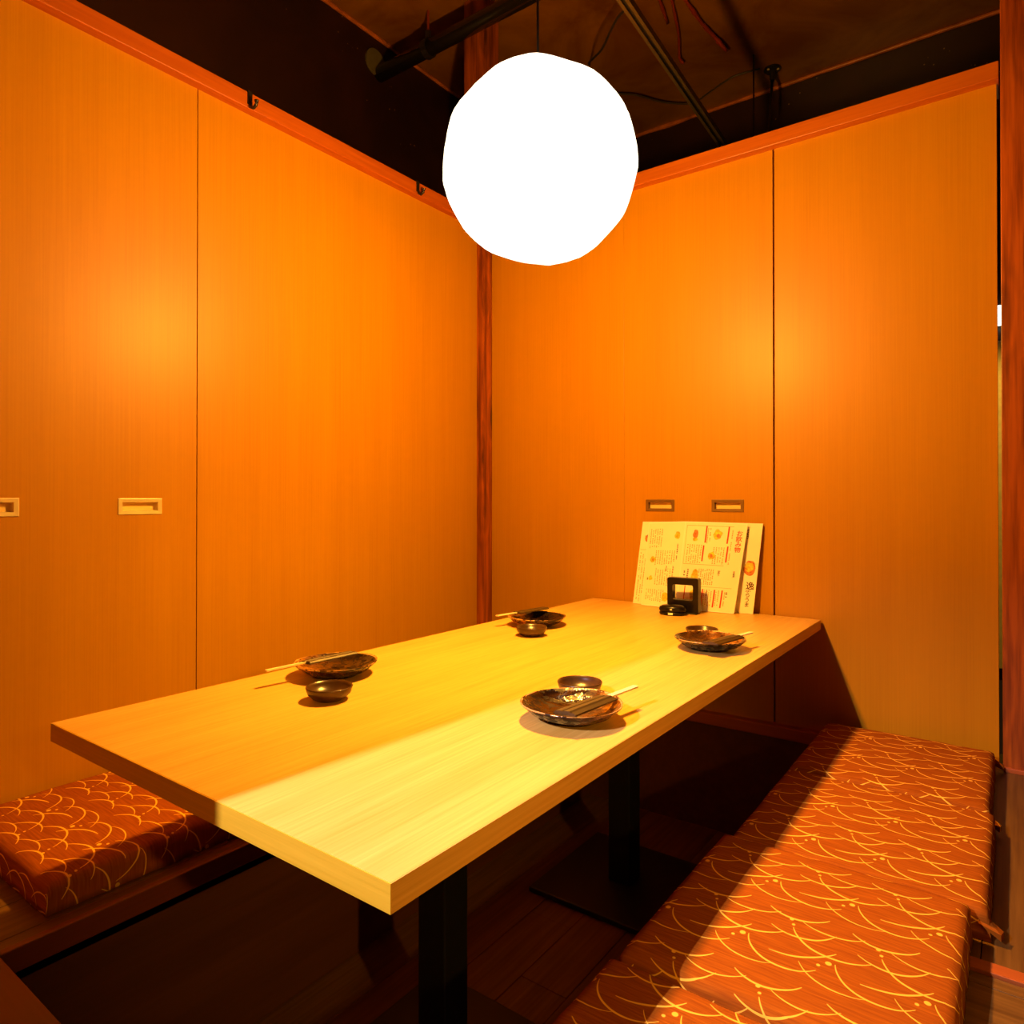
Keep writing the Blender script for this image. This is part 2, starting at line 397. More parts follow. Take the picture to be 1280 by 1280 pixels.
def door_leaf(name, axis, a0, a1, handles, g=(.0015, .0015), mats=()):
    """door leaf with cut recesses for flush pulls"""
    root = structure(empty(name))
    hw, hh = .055, .0185      # recess half size
    zc = -.0165 if axis == 'y' else -.019
    z0, z1 = FZ+.002, ZB+.02
    cuts = sorted(handles)
    bm = bmesh.new()
    xs = [a0+g[0]]
    for c in cuts: xs += [c-hw, c+hw]
    xs.append(a1-g[1])
    zs = [z0, zc-hh, zc+hh, z1]
    def P(a, z, d=0): return (XL-d, a, z) if axis == 'y' else (a, YB+d, z)
    # front face as a grid with holes; sides and back closed by a slab behind
    grid = [[bm.verts.new(P(a, z)) for z in zs] for a in xs]
    for i in range(len(xs)-1):
        for j in range(3):
            if j == 1 and i % 2 == 1: continue
            bm.faces.new((grid[i][j], grid[i+1][j], grid[i+1][j+1], grid[i][j+1]))
    th = .028
    back = [bm.verts.new(P(a, z, th)) for a, z in ((xs[0], z0), (xs[-1], z0), (xs[-1], z1), (xs[0], z1))]
    bm.faces.new(back)
    nx = len(xs)-1
    bm.faces.new([grid[i][0] for i in range(nx+1)] + [back[1], back[0]])
    bm.faces.new([grid[i][3] for i in range(nx+1)] + [back[2], back[3]])
    bm.faces.new([grid[0][j] for j in range(4)] + [back[3], back[0]])
    bm.faces.new([grid[nx][j] for j in range(4)] + [back[2], back[1]])
    mesh_obj('door_leaf', bm, M['panel'], root)
    for c, mat in zip(cuts, mats):
        # flush pull: bevelled frame plus recessed cup
        bm = bmesh.new()
        loops = []
        for (w, h, d) in ((.0595, .0228, .001), (.0590, .0224, -.0022), (.0570, .0210, -.0028), (.0478, .0122, -.0022), (.0470, .0116, .0005), (.0462, .0110, .012)):
            loops.append([bm.verts.new(P(c+sx*w, zc+sz*h, d)) for sx, sz in ((-1, -1), (1, -1), (1, 1), (-1, 1))])
        for A, B in zip(loops[:-1], loops[1:]):
            for k in range(4): bm.faces.new((A[k], A[(k+1) % 4], B[(k+1) % 4], B[k]))
        h = mesh_obj('flush_pull', bm, mat, root)
        bm = bmesh.new()
        f = [bm.verts.new(P(c+sx*.0462, zc+sz*.0110, .012)) for sx, sz in ((-1, -1), (1, -1), (1, 1), (-1, 1))]
        b = [bm.verts.new(P(c+sx*.0440, zc+sz*.0105, .0135)) for sx, sz in ((-1, -1), (1, -1), (1, 1), (-1, 1))]
        bm.faces.new(b)
        for k in range(4): bm.faces.new((f[k], f[(k+1) % 4], b[(k+1) % 4], b[k]))
        mesh_obj('pull_cup', bm, M['brass_cup'], h)
    return root
door_leaf('door_1', 'y', .425, 1.089, (.5775, .9255), mats=(M['brass'], M['brass']))
door_leaf('door_2', 'x', -1.261, -.680, (-1.1075, -.844), g=(.0006, .003), mats=(M['brass_dark'], M['brass_dark']))

# top rails
structure(boxo('trim_1', (XL-.10, -.30, ZB), (XL+.0334, 2.408, ZT), M['beam_y'], None, .0025))
structure(boxo('trim_2', (-1.932, YB-.0334, ZB), (-.034, YB+.10, ZT), M['beam_x'], None, .0025))
# posts
p1 = boxo('wooden_post', (-2.045, 2.408, FZ), (-1.932, 2.524, CZ), M['post'], None, .002)
tag(p1, 'reddish pine post in the room corner where both panelled walls meet', 'post')
p2 = boxo('wooden_post', (-.0310, 2.440, FZ-.001), (.085, 2.552, CZ), M['post'], None, .002)
tag(p2, 'knotty reddish pine post at the right end of the back wall', 'post')
structure(boxo('baseboard_right', (-.0285, 2.425, FZ), (.60, 2.439, FZ+.012), M['sill'], None, .001))
structure(boxo('wall_right', (.086, 2.47, FZ), (.60, 2.50, CZ), M['panel']))

# upper walls, ceiling
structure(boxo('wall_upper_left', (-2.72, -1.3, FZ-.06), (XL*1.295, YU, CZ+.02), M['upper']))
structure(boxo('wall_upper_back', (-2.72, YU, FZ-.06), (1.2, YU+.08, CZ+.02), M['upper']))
structure(boxo('ceiling', (-2.72, -1.3, CZ), (1.2, YU+.08, CZ+.06), M['ceiling']))
def wavy_strip(name, a, b, r, seed):
    bm = bmesh.new(); n = 26; pts = []; rad = []
    for i in range(n+1):
        t = i/n; p = Vector(a).lerp(Vector(b), t)
        p += Vector((0, 0, .006*noise.noise(Vector((t*14, seed, 0))))); pts.append(p); rad.append(r*(.75+.8*abs(noise.noise(Vector((t*11, seed+5, 2))))))
    tube(bm, pts, r, 6, rad)
    return structure(mesh_obj(name, bm, M['cornice'], smooth=True))
wavy_strip('trim_6', (-2.54, YU-.004, CZ-.006), (1.1, YU-.004, CZ-.006), .013, 1)
wavy_strip('trim_7', (XL*1.295+.004, -1.2, CZ-.006), (XL*1.295+.004, YU, CZ-.006), .012, 3)
# front partition behind the camera's left (the light from the aisle passes its free end)
structure(boxo('wall_front', (-2.0, -.29, FZ), (-.918, -.25, ZT), M['panel']))

# neighbouring booth seen through the slit
boxo_n = boxo('pale_door', (-.24, YU-.03, FZ), (.16, YU-.002, .743), M['pale'], None, .002)
tag(boxo_n, 'pale yellow door glimpsed through the slit beside the right post', 'door')
ln = empty('wall_lamp', (-.050, YU-.02, .860))
boxo('lamp_glass', (-.05, -.025, -.046), (.05, 0, .046), M['lamp_white'], ln, .004)
boxo('bracket', (-.02, .0, -.045), (.02, .02, .045), M['black'], ln)
tag(ln, 'small white lamp glimpsed through the slit beside the right post', 'lamp')

# ------------------------------------------------------------------ ceiling fittings
# black pipe
WX = XL*1.295; PY, PZZ, PR = 2.349, 2.124, .036
pr = empty('ceiling_pipe', (WX, PY, PZZ))
def rel(pts, o): return [tuple(Vector(p) - Vector(o.location)) for p in pts]
bm = bmesh.new(); tube(bm, rel([(WX-.01, PY, PZZ), (-1.5, PY, PZZ), (-.9, PY, PZZ), (1.1, PY, PZZ)], pr), PR, 24)
mesh_obj('pipe_run', bm, M['pipe'], pr, smooth=True)
for xx in (-2.216, -.70):
    bm = bmesh.new()
    tube(bm, rel([(xx-.014, PY, PZZ), (xx+.014, PY, PZZ)], pr), PR+.007, 20)
    tube(bm, rel([(xx, PY, PZZ+PR), (xx, PY, PZZ+PR+.045)], pr), .014, 8)
    c = mesh_obj('pipe_clamp', bm, M['iron'], pr)
    bm = bmesh.new(); tube(bm, rel([(xx, PY, PZZ+PR+.045), (xx, PY, CZ)], pr), .0055, 6)
    mesh_obj('hanger_rod', bm, M['stub'], c)
bm = bmesh.new(); tube(bm, rel([(WX, PY-.030, PZZ+.045), (WX+.012, PY-.030, PZZ+.045)], pr), .062, 24)
c = mesh_obj('wall_flange', bm, M['olive'], pr); c['label'] = 'dull olive wall flange'
tag(pr, 'glossy black pipe under the ceiling entering the left upper wall', 'pipe')
# lighting track
tr = empty('lighting_track', (-1.0, 1.978, 1.6))
ang = math.atan2(-.052, 1.038) + math.pi/2
tdir = Vector((-.050, 1, 0)).normalized(); side = Vector((tdir.y, -tdir.x, 0))
def track_box(bm, s0, s1, c0, c1, z0, z1):
    v = []
    for s in (s0, s1):
        for c_, z in ((c0, z0), (c1, z0), (c1, z1), (c0, z1)):
            v.append(bm.verts.new(tdir*s + side*c_ + Vector((0, 0, z))))
    for f in ((0,1,2,3), (7,6,5,4), (0,4,5,1), (1,5,6,2), (2,6,7,3), (3,7,4,0)): bm.faces.new([v[i] for i in f])
bm = bmesh.new()
track_box(bm, -1.6, 1.93, -.017, -.006, -.012, .012); track_box(bm, -1.6, 1.93, .006, .017, -.012, .012); track_box(bm, -1.6, 1.93, -.006, .006, .004, .012)
mesh_obj('track_channel', bm, M['track'], tr)
bm = bmesh.new(); track_box(bm, -1.6, 1.93, -.0055, .0055, -.002, .0035); mesh_obj('slot', bm, M['black'], tr)
bm = bmesh.new()
bm.free()
for s in (-1.2, 1.6):
    bm = bmesh.new(); tube(bm, [tdir*s + Vector((0, 0, .01)), tdir*s + Vector((0, 0, CZ-1.6))], .004, 6); mesh_obj('suspension_rod', bm, M['iron'], tr)
tag(tr, 'dark metal lighting track hung under the ceiling above the globe lantern', 'track')

# pendant lantern
lx, ly = -.960, 1.421; lz = .838; lr = .2385
lamp = empty('pendant_lantern', (lx, ly, lz))
bm = bmesh.new()
bmesh.ops.create_icosphere(bm, subdivisions=5, radius=lr)
pn = []
rn = random.Random(11)
for i in range(46):
    y = 1 - 2*(i+.5)/46; th = i*2.39996; rr = math.sqrt(1-y*y)
    pn.append((Vector((rr*math.cos(th), rr*math.sin(th), y)), rn.uniform(.955, 1.0)))
for v in bm.verts:
    d = v.co.normalized()
    k = 1.03
    for n_, h in pn:
        c_ = d.dot(n_)
        if c_ > .5: k = min(k, h*1.01/c_)
    k = .55*k + .45
    k += .010*noise.noise(d*3.1) + .004*noise.noise(d*9)
    v.co = d*lr*k*1.012; v.co.z *= .965
for f in [f for f in bm.faces if f.calc_center_median().z < -lr*.925]: bm.faces.remove(f)
sh = mesh_obj('paper_shade', bm, M['shade'], lamp, smooth=True)
bm = bmesh.new(); bmesh.ops.create_uvsphere(bm, u_segments=20, v_segments=12, radius=.032)
b_ = mesh_obj('bulb', bm, M['bulb'], lamp, (0, 0, BULB_POS[2]-lz), smooth=True)
bm = bmesh.new(); lathe(bm, [(0, .035), (.019, .035), (.021, .045), (.021, .09), (.010, .105), (0, .105)], 16)
mesh_obj('lamp_socket', bm, M['white'], lamp, (0, 0, BULB_POS[2]-lz), smooth=False)
bm = bmesh.new(); tube(bm, [(0, 0, BULB_POS[2]-lz+.10), (-.004, 0, .35), (-.004, 0, 1.570-lz)], .0032, 8)
mesh_obj('cord', bm, M['cord'], lamp, smooth=True)
bm = bmesh.new(); box(bm, (-.018, -.03, 1.565-lz), (.018, .03, 1.5865-lz), .003); mesh_obj('track_adapter', bm, M['gloss_black'], lamp)
tag(lamp, 'glowing white round paper lantern hanging above the table', 'lantern')

# loose ceiling cables
def cable(pts, r, mat, label, name='ceiling_cable'):
    o = Vector(pts[0]); bm = bmesh.new(); tube(bm, [p - o for p in catmull(pts)], r, 6)
    ob = mesh_obj(name, bm, mat, None, o, smooth=True)
    return tag(ob, label, 'cable')
cable([(-1.008, 2.02, 1.612), (-1.09, 2.10, 1.66), (-1.17, 2.19, 1.69), (-1.29, 2.34, 1.75), (-1.48, 2.58, 1.90), (-1.80, 3.14, 2.295)], .0045, M['cord'], 'thick black cable curving from the track down behind the lantern')
cable([K(*q) for q in ((-1.46, 2.62, 1.80), (-1.401, 2.673, 1.78), (-1.335, 2.735, 1.78), (-1.259, 2.859, 1.78), (-1.16, 2.939, 1.78), (-1.078, 2.917, 1.785), (-.959, 2.876, 1.79), (-.851, 2.902, 1.80))], .0046, M['wire'], 'thin sagging wire from behind the lantern to the ceiling plate', 'ceiling_wire')
# ceiling rod with plate
rd = empty('hanger_rod', (-.815*KS, 2.955*KS, CZ-.001)); rd.scale = (KS, KS, KS)
bm = bmesh.new(); lathe(bm, [(0, 0), (.034, 0), (.034, -.006), (.012, -.010), (.010, -.05), (0, -.05)], 18); mesh_obj('ceiling_plate', bm, M['iron'], rd)
bm = bmesh.new(); tube(bm, [(0, 0, -.04), (-.005, -.06, -.42), (-.008, -.10, -.80)], .0062, 8); mesh_obj('rod', bm, M['pipe'], rd, smooth=True)
for k in range(3):
    a = k*2.1; bm = bmesh.new(); lathe(bm, [(0, -.010), (.005, -.010), (.005, -.006), (0, -.006)], 8, .023*math.cos(a), .023*math.sin(a)); mesh_obj('screw', bm, M['brass'], rd)
tag(rd, 'black rod dropping from a round ceiling plate behind the back partition', 'rod')
# thin rust red tubes lying along the ceiling, their kind unknown
G = 'rust red stubs on the ceiling'
def stub(pts, r, label):
    o = Vector(pts[0]); bm = bmesh.new(); P = catmull(pts, 4)
    tube(bm, [p - o for p in P], r, 6, [r*(.6+.8*abs(noise.noise(p*25))) for p in P])
    tag(mesh_obj('red_stub', bm, M['stub'], None, o, smooth=True), label, 'cable stub', G)
stub([K(-.952, 2.330, 1.805), K(-.945, 2.50, 1.800), K(-.930, 2.60, 1.795), K(-.912, 2.672, 1.775)], .012, 'longest rust red stub on the ceiling, right of the track')
stub([K(-.985, 2.30, 1.806), K(-1.04, 2.50, 1.802), K(-1.09, 2.63, 1.797), K(-1.085, 2.66, 1.785)], .010, 'rust red stub on the ceiling nearest the track')
stub([K(-1.02, 2.26, 1.806), K(-1.05, 2.42, 1.801)], .010, 'shortest rust red stub on the ceiling')
bm = bmesh.new(); box(bm, (-.022, -.014, -.006), (.022, .014, 0), .001); o = mesh_obj('ceiling_clip', bm, M['olive'], None, (-1.59*KS, 1.94*KS, CZ)); o.rotation_euler = (0, 0, .5)
tag(o, 'small olive clip plate on the ceiling above the black pipe', 'clip')

# hooks on the left rail
def hook(y, label):
    h = empty('coat_hook', (XL+.0334, y, ZT))
    bm = bmesh.new(); box(bm, (-.045, -.008, 0.0), (.0035, .008, .0035), .0008); box(bm, (0, -.008, -.040), (.0035, .008, .001), .0008)
    mesh_obj('mounting_strap', bm, M['iron'], h)
    bm = bmesh.new(); pts = catmull([(.004, 0, -.030), (.006, 0, -.044), (.016, .002, -.053), (.028, .004, -.046), (.031, .004, -.033)], 6)
    tube(bm, pts, .005, 10, [.0052]*(len(pts)-3)+[.0058, .0066, .0072]); mesh_obj('hook_arm', bm, M['iron'], h, smooth=True)
    tag(h, label, 'hook')
hook(1.240, 'black iron hook on the left top rail, nearer the camera')
hook(1.991, 'black iron hook on the left top rail, close to the lantern')

# ------------------------------------------------------------------ table
tb = empty('dining_table', (-.961, 1.482, PZ)); o3 = Vector(tb.location)
tx0, tx1, ty0, ty1 = -1.3965, -.5258, .5016, 2.4619
th = .0325
bm = bmesh.new(); box(bm, Vector((tx0+.0015, ty0+.0015, TZ-th+.001))-o3, Vector((tx1-.0015, ty1, TZ))-o3, .0006); mesh_obj('table_top', bm, M['table'], tb)
bm = bmesh.new(); box(bm, Vector((tx0, ty0, TZ-th))-o3, Vector((tx1, ty0+.0015, TZ-.0004))-o3); mesh_obj('edge_band', bm, M['table_x'], tb)
for xx in (tx0, tx1-.0015):
    bm = bmesh.new(); box(bm, Vector((xx, ty0+.0015, TZ-th))-o3, Vector((xx+.0015, ty1, TZ-.0004))-o3); mesh_obj('edge_band', bm, M['table'], tb)
for cx, cy in ((-.965, 1.070), (-.990, 1.940)):
    bm = bmesh.new(); box(bm, Vector((cx-.037, cy-.037, PZ+.018))-o3, Vector((cx+.037, cy+.037, TZ-th-.004))-o3, .004); mesh_obj('column', bm, M['black'], tb)
    bm = bmesh.new(); box(bm, Vector((cx-.215, cy-.215, PZ+.001))-o3, Vector((cx+.215, cy+.215, PZ+.018))-o3, .004); mesh_obj('base_plate', bm, M['black'], tb)
    bm = bmesh.new(); box(bm, Vector((cx-.17, cy-.17, TZ-th-.005))-o3, Vector((cx+.17, cy+.17, TZ-th))-o3); mesh_obj('mounting_plate', bm, M['black'], tb)
tag(tb, 'long pale wooden table with a thick top and two black pedestals', 'table')

# ------------------------------------------------------------------ place settings
def plate(cx, cy, rz, label):
    bm = bmesh.new()
    lathe(bm, [(0, .0075), (.035, .0070), (.055, .0095), (.072, .0160), (.086, .0255), (.0915, .0310), (.0935, .0312), (.0935, .0290), (.088, .0235), (.074, .0120), (.058, .0060), (.052, .0055), (.050, 0), (.044, 0), (.043, .003), (0, .003)], 64, wob=.010)
    o = mesh_obj('plate', bm, M['plate'], None, (cx, cy, TZ+.0002), smooth=True); o.rotation_euler = (0, 0, rz)
    return tag(o, label, 'plate', 'mottled brown plates on the table')
def dish(cx, cy, label):
    bm = bmesh.new()
    lathe(bm, [(0, .0060), (.020, .0065), (.034, .0120), (.042, .0215), (.0440, .0270), (.0458, .0272), (.0464, .0255), (.0430, .0140), (.034, .0045), (.027, .0025), (.026, 0), (.022, 0), (.021, .0015), (0, .0015)], 48, wob=.004)
    o = mesh_obj('sauce_dish', bm, M['dish'], None, (cx, cy, TZ+.0002), smooth=True)
    return tag(o, label, 'sauce dish', 'small bronze brown sauce dishes')
def chopsticks(a, tip, label, wid=.040, ls=.122, roll=0.0):
    """a: sleeve end, tip: end of sticks"""
    A = Vector(a); B = Vector(tip); d = (B-A); L = d.length
    root = empty('chopsticks', A); root.rotation_euler = (d.to_track_quat('Y', 'Z') @ Matrix.Rotation(R(roll), 3, 'Y').to_quaternion()).to_euler()
    # folded paper sleeve: pleated section extruded along Y
    sec = [(-.5, 0), (-.42, .0035), (-.16, .0042), (-.10, .0022), (-.04, .0048), (.20, .0052), (.27, .0026), (.33, .0040), (.5, .0005)]
    bm = bmesh.new(); rows = []
    for y in (0, .02, .06, .1, ls):
        k = wid*(1 - .10*y/ls)
        rows.append(([bm.verts.new((s*k, y + (.010*s if y in (0, ls) else 0), z+.0012)) for s, z in sec], [bm.verts.new((s*k, y + (.010*s if y in (0, ls) else 0), -.0012)) for s, z in sec]))
    for (t0, b0), (t1, b1) in zip(rows[:-1], rows[1:]):
        for i in range(len(sec)-1):
            bm.faces.new((t0[i], t0[i+1], t1[i+1], t1[i])); bm.faces.new((b0[i+1], b0[i], b1[i], b1[i+1]))
        bm.faces.new((t0[0], t1[0], b1[0], b0[0])); bm.faces.new((t0[-1], b0[-1], b1[-1], t1[-1]))
    for t, b in (rows[0], rows[-1]):
        for i in range(len(sec)-1): bm.faces.new((t[i], t[i+1], b[i+1], b[i]))
    s_ = mesh_obj('paper_sleeve', bm, M['sleeve'], root); s_['label'] = 'dark olive folded paper sleeve'
    for sx in (-1, 1):
        bm = bmesh.new()
        v = []
        for y, h, w in ((.01, .0022, .0022), (L, .0030, .0027)):
            for x_, z_ in ((-w, -h*.2), (w, -h*.2), (w, h), (-w, h)): v.append(bm.verts.new((x_, y, z_+.0008)))
        for f in ((0,1,2,3), (7,6,5,4), (0,4,5,1), (1,5,6,2), (2,6,7,3), (3,7,4,0)): bm.faces.new([v[i] for i in f])
        mesh_obj('stick', bm, M['stick'], root, (sx*.0030, 0, .0005))
    return tag(root, label, 'chopsticks', 'disposable chopsticks in paper sleeves')
zr = TZ + .0335
plate(-.657, 1.078, 3.7, 'brown glazed plate front right on the table, the largest in view')
plate(-.665, 1.805, 4.2, 'brown glazed plate in front of the menus near the back wall')
plate(-1.258, 1.028, 0.9, 'brown glazed plate by the left wall, nearer the camera')
plate(-1.236, 1.815, 0.9, 'brown glazed plate by the left wall, near the corner post')
dish(-.725, 1.222, 'small brown sauce dish behind the nearest right-hand plate')
dish(-.738, 1.938, 'small brown sauce dish behind the plate in front of the menus')
dish(-1.112, .893, 'small brown sauce dish nearest the camera at the left place')
dish(-1.154, 1.667, 'small brown sauce dish in front of the plate near the corner post')
chopsticks((-.622, .998, zr), (-.592, 1.210, zr+.004), 'chopsticks in olive sleeve laid on the nearest right-hand plate')
chopsticks((-.628, 1.706, zr), (-.580, 1.890, zr+.004), 'chopsticks in olive sleeve on the plate in front of the menus')
chopsticks((-1.262, 1.078, zr+.005), (-1.290, .868, zr), 'chopsticks in olive sleeve on the nearer left-hand plate', roll=5)
chopsticks((-1.268, 1.905, zr+.005), (-1.318, 1.712, zr), 'chopsticks in olive sleeve on the plate near the corner post', roll=5)

# ------------------------------------------------------------------ menus
def text_mesh(body, size, vertical=True):
    c = bpy.data.curves.new('tmp', 'FONT'); c.body = '\n'.join(body) if vertical else body
    c.size = size; c.align_x = 'CENTER'; c.align_y = 'CENTER'; c.space_line = .92; c.resolution_u = 2; c.offset = size*.012
    o = bpy.data.objects.new('tmp', c); COL.objects.link(o)
    dg = bpy.context.evaluated_depsgraph_get(); dg.update()
    me = bpy.data.meshes.new_from_object(o.evaluated_get(dg))
    bpy.data.objects.remove(o); bpy.data.curves.remove(c)
    return me
class Page:
    def __init__(s, bl, br, tl, tr_, root, bow=0.0, name='page', mat='paper'):
        s.c = [Vector(v) - root.location for v in (bl, br, tl, tr_)]; s.root = root; s.bow = bow
        s.w = (s.c[1]-s.c[0]).length; s.h = (s.c[2]-s.c[0]).length
        s.n = (s.c[1]-s.c[0]).cross(s.c[2]-s.c[0]).normalized()
        if s.n.y > 0: s.n = -s.n
        bm = bmesh.new(); nx = 10; T = .0016
        F = [[bm.verts.new(s.p(i/nx, j/2, T)) for j in range(3)] for i in range(nx+1)]
        B = [[bm.verts.new(s.p(i/nx, j/2, 0)) for j in range(3)] for i in range(nx+1)]
        for i in range(nx):
            for j in range(2):
                bm.faces.new((F[i][j], F[i+1][j], F[i+1][j+1], F[i][j+1])); bm.faces.new((B[i+1][j], B[i][j], B[i][j+1], B[i+1][j+1]))
            for j in (0, 2): bm.faces.new((F[i][j], F[i+1][j], B[i+1][j], B[i][j]))
        for i in (0, nx):
            for j in range(2): bm.faces.new((F[i][j], F[i][j+1], B[i][j+1], B[i][j]))
        s.o = mesh_obj(name, bm, M[mat], root)
    def p(s, u, v, d):
        c = s.c; q = (c[0]*(1-u)+c[1]*u)*(1-v) + (c[2]*(1-u)+c[3]*u)*v
        return q + s.n*(d + s.bow*math.sin(math.pi*u))
    def quads(s, rects, mat, name, d=.0020):
        if name != 'fine_print' and len(rects) > 1:
            return [s.quads([q], mat, name, d) for q in rects]
        bm = bmesh.new()
        for u0, v0, u1, v1 in rects:
            n = 1 if abs(u1-u0) < .2 else 6
            for k in range(n):
                a, b = u0+(u1-u0)*k/n, u0+(u1-u0)*(k+1)/n
                bm.faces.new([bm.verts.new(s.p(a, v0, d)), bm.verts.new(s.p(b, v0, d)), bm.verts.new(s.p(b, v1, d)), bm.verts.new(s.p(a, v1, d))])
        return mesh_obj(name, bm, M[mat], s.o)
    def text(s, body, u, v, size, mat, d=.0023):
        me = text_mesh(body, size)
        for vt in me.vertices: vt.co = s.p(u + vt.co.x/s.w, v + vt.co.y/s.h, d)
        me.materials.clear(); me.materials.append(M[mat])
        return link(bpy.data.objects.new('lettering', me), s.o)
    def blob(s, u, v, ru, rv, mat, d=.0021, seed=0, name='food_picture'):
        bm = bmesh.new(); n = 22; vs2 = []
        for k in range(n):
            t = 2*math.pi*k/n; r = 1 + .35*noise.noise(Vector((math.cos(t)*1.4, math.sin(t)*1.4, seed)))
            vs2.append(bm.verts.new(s.p(u+ru*r*math.cos(t), v+rv*r*math.sin(t), d)))
        bm.faces.new(vs2); return mesh_obj(name, bm, M[mat], s.o)
    def fine(s, cols, mat, name='fine_print', seed=0, w=.010):
        """columns of tiny vertical print: (u, v_top, v_bottom)"""
        rnd = random.Random(seed); r = []
        for u, vt, vb in cols:
            v = vt
            while v > vb:
                hh = rnd.uniform(.006, .014)
                if rnd.random() < .86: r.append((u-w/2*rnd.uniform(.5, 1), v-hh, u+w/2*rnd.uniform(.5, 1), v))
                v -= hh + .005
        o = s.quads(r, mat, name); o['kind'] = 'stuff'; return o
# back menu: wide open booklet leaning on the wall
mbk = empty('menu_booklet', (-.97, 2.42, TZ))
yb0, yt0 = 2.425, 2.468
P0 = Page((-1.196, 2.420, TZ+.001), (-.985, yb0, TZ+.001), (-1.176, yt0, -.083), (-.960, yt0, -.079), mbk, -.002, 'left_page')
P1 = Page((-.985, yb0, TZ+.001), (-.741, 2.434, TZ+.001), (-.960, yt0, -.079), (-.714, 2.462, -.081), mbk, -.002, 'right_page')
P0.blob(.13, .80, .05, .045, 'food_red', seed=3); P0.blob(.14, .82, .03, .02, 'ink', d=.0025, seed=5)
P0.fine([(.04, .62, .40), (.09, .60, .30), (.14, .55, .12), (.05, .34, .05), (.10, .25, .04)], 'ink_brown', seed=5, w=.02)
P0.quads([(.02, .655, .3, .658)], 'ink_brown', 'rule')
P1.quads([(.84, .55, .99, .552)], 'ink_brown', 'rule')
for (u, v, a, b, m, sd) in ((.885, .50, .085, .085, 'food_red', 1), (.875, .515, .060, .055, 'food_yellow', 7), (.885, .500, .035, .022, 'food_green', 4)): P1.blob(u, v, a, b, m, d=.0021+.0003*sd/7, seed=sd)
P1.text('逸', .915, .30, .030, 'ink'); P1.text('ぶらうま', .895, .175, .019, 'ink')
P1.fine([(.80, .93, .82)], 'ink', seed=9, w=.03)
tag(mbk, 'wide cream menu booklet leaning on the wall behind the other menu', 'menu', 'menus against the back wall')
# front menu
mf = empty('menu_booklet', (-.97, 2.38, TZ))
Q0 = Page((-1.150, 2.398, TZ+.001), (-1.005, 2.388, TZ+.001), (-1.142, 2.452, -.086), (-.988, 2.440, -.078), mf, .004, 'left_page')
Q1 = Page((-1.008, 2.388, TZ+.001), (-.797, 2.402, TZ+.001), (-.990, 2.440, -.078), (-.762, 2.448, -.082), mf, .003, 'right_page')
for Q in (Q0, Q1):
    Q.quads([(0, 0, 1, .013), (0, .987, 1, 1), (0, .013, .015, .987), (.985, .013, 1, .987)], 'paper_edge', 'page_border', .0022)
Q0.fine([(.10+.062*i, .92, .70) for i in range(6)] + [(.30+.062*i, .66, .50) for i in range(9)] + [(.34+.065*i, .45, .26) for i in range(8)] + [(.12+.06*i, .20, .07) for i in range(9)], 'ink_brown', seed=21, w=.030)
Q0.fine([(.86, .74, .56), (.62, .48, .43), (.80, .48, .40)], 'ink', seed=4, w=.035)
for (u, v, a, b, m, sd) in ((.83, .84, .07, .045, 'food_yellow', 1), (.22, .55, .08, .035, 'food_yellow', 2), (.22, .55, .035, .015, 'food_red', 3), (.20, .33, .05, .030, 'food_yellow', 4), (.12, .32, .025, .014, 'food_green', 6), (.66, .12, .10, .05, 'food_yellow', 5)): Q0.blob(u, v, a, b, m, d=.0021+.0001*sd, seed=sd)
Q1.quads([(.36, .765, 0.383, .955), (.715, .765, 0.738, .955), (.345, .555, 0.368, .735), (.735, .555, 0.758, .735), (.42, .05, 0.443, .245), (.62, .05, 0.643, .245), (.745, .05, 0.768, .245), (.115, .05, .13, .27)], 'ink_red', 'red_heading_bar', .0025)
Q1.quads([(.04, .515, .72, .519), (.04, .955, .80, .959), (.04, .515, .045, .955), (.26, .27, .9, .273)], 'ink_brown', 'rule', .0022)
Q1.text('お飲み物', .90, .79, .0215, 'ink_red')
Q1.text('定番', .66, .43, .010, 'ink'); Q1.text('日本酒', .90, .43, .008, 'ink')
Q1.fine([(.09+.038*i, .74, .53) for i in range(7)] + [(.40+.04*i, .93, .77) for i in range(2)] + [(.33+.034*i, .47, .30) for i in range(8)] + [(.46+.04*i, .24, .07) for i in range(4)] + [(.66, .24, .08), (.70, .24, .08), (.80, .24, .08)] + [(.53+.04*i, .72, .54) for i in range(5)] + [(.79, .92, .70), (.79, .66, .53)], 'ink_brown', seed=33, w=.020)
Q1.fine([(.14, .46, .36), (.08, .44, .34), (.50, .24, .17), (.83, .24, .18)], 'ink', seed=6, w=.03)
for (u, v, a, b, m, sd) in ((.20, .86, .045, .050, 'food_red', 1), (.20, .80, .045, .02, 'food_yellow', 8), (.56, .86, .07, .055, 'food_yellow', 2), (.57, .85, .025, .022, 'food_red', 3), (.50, .62, .055, .045, 'food_yellow', 4), (.50, .62, .025, .02, 'food_red', 5), (.27, .37, .065, .085, 'food_yellow', 6), (.29, .16, .07, .085, 'food_yellow', 7)): Q1.blob(u, v, a, b, m, d=.0021+.0001*sd, seed=sd)
tag(mf, 'open cream menu booklet with red bars standing in front of the wider one', 'menu', 'menus against the back wall')

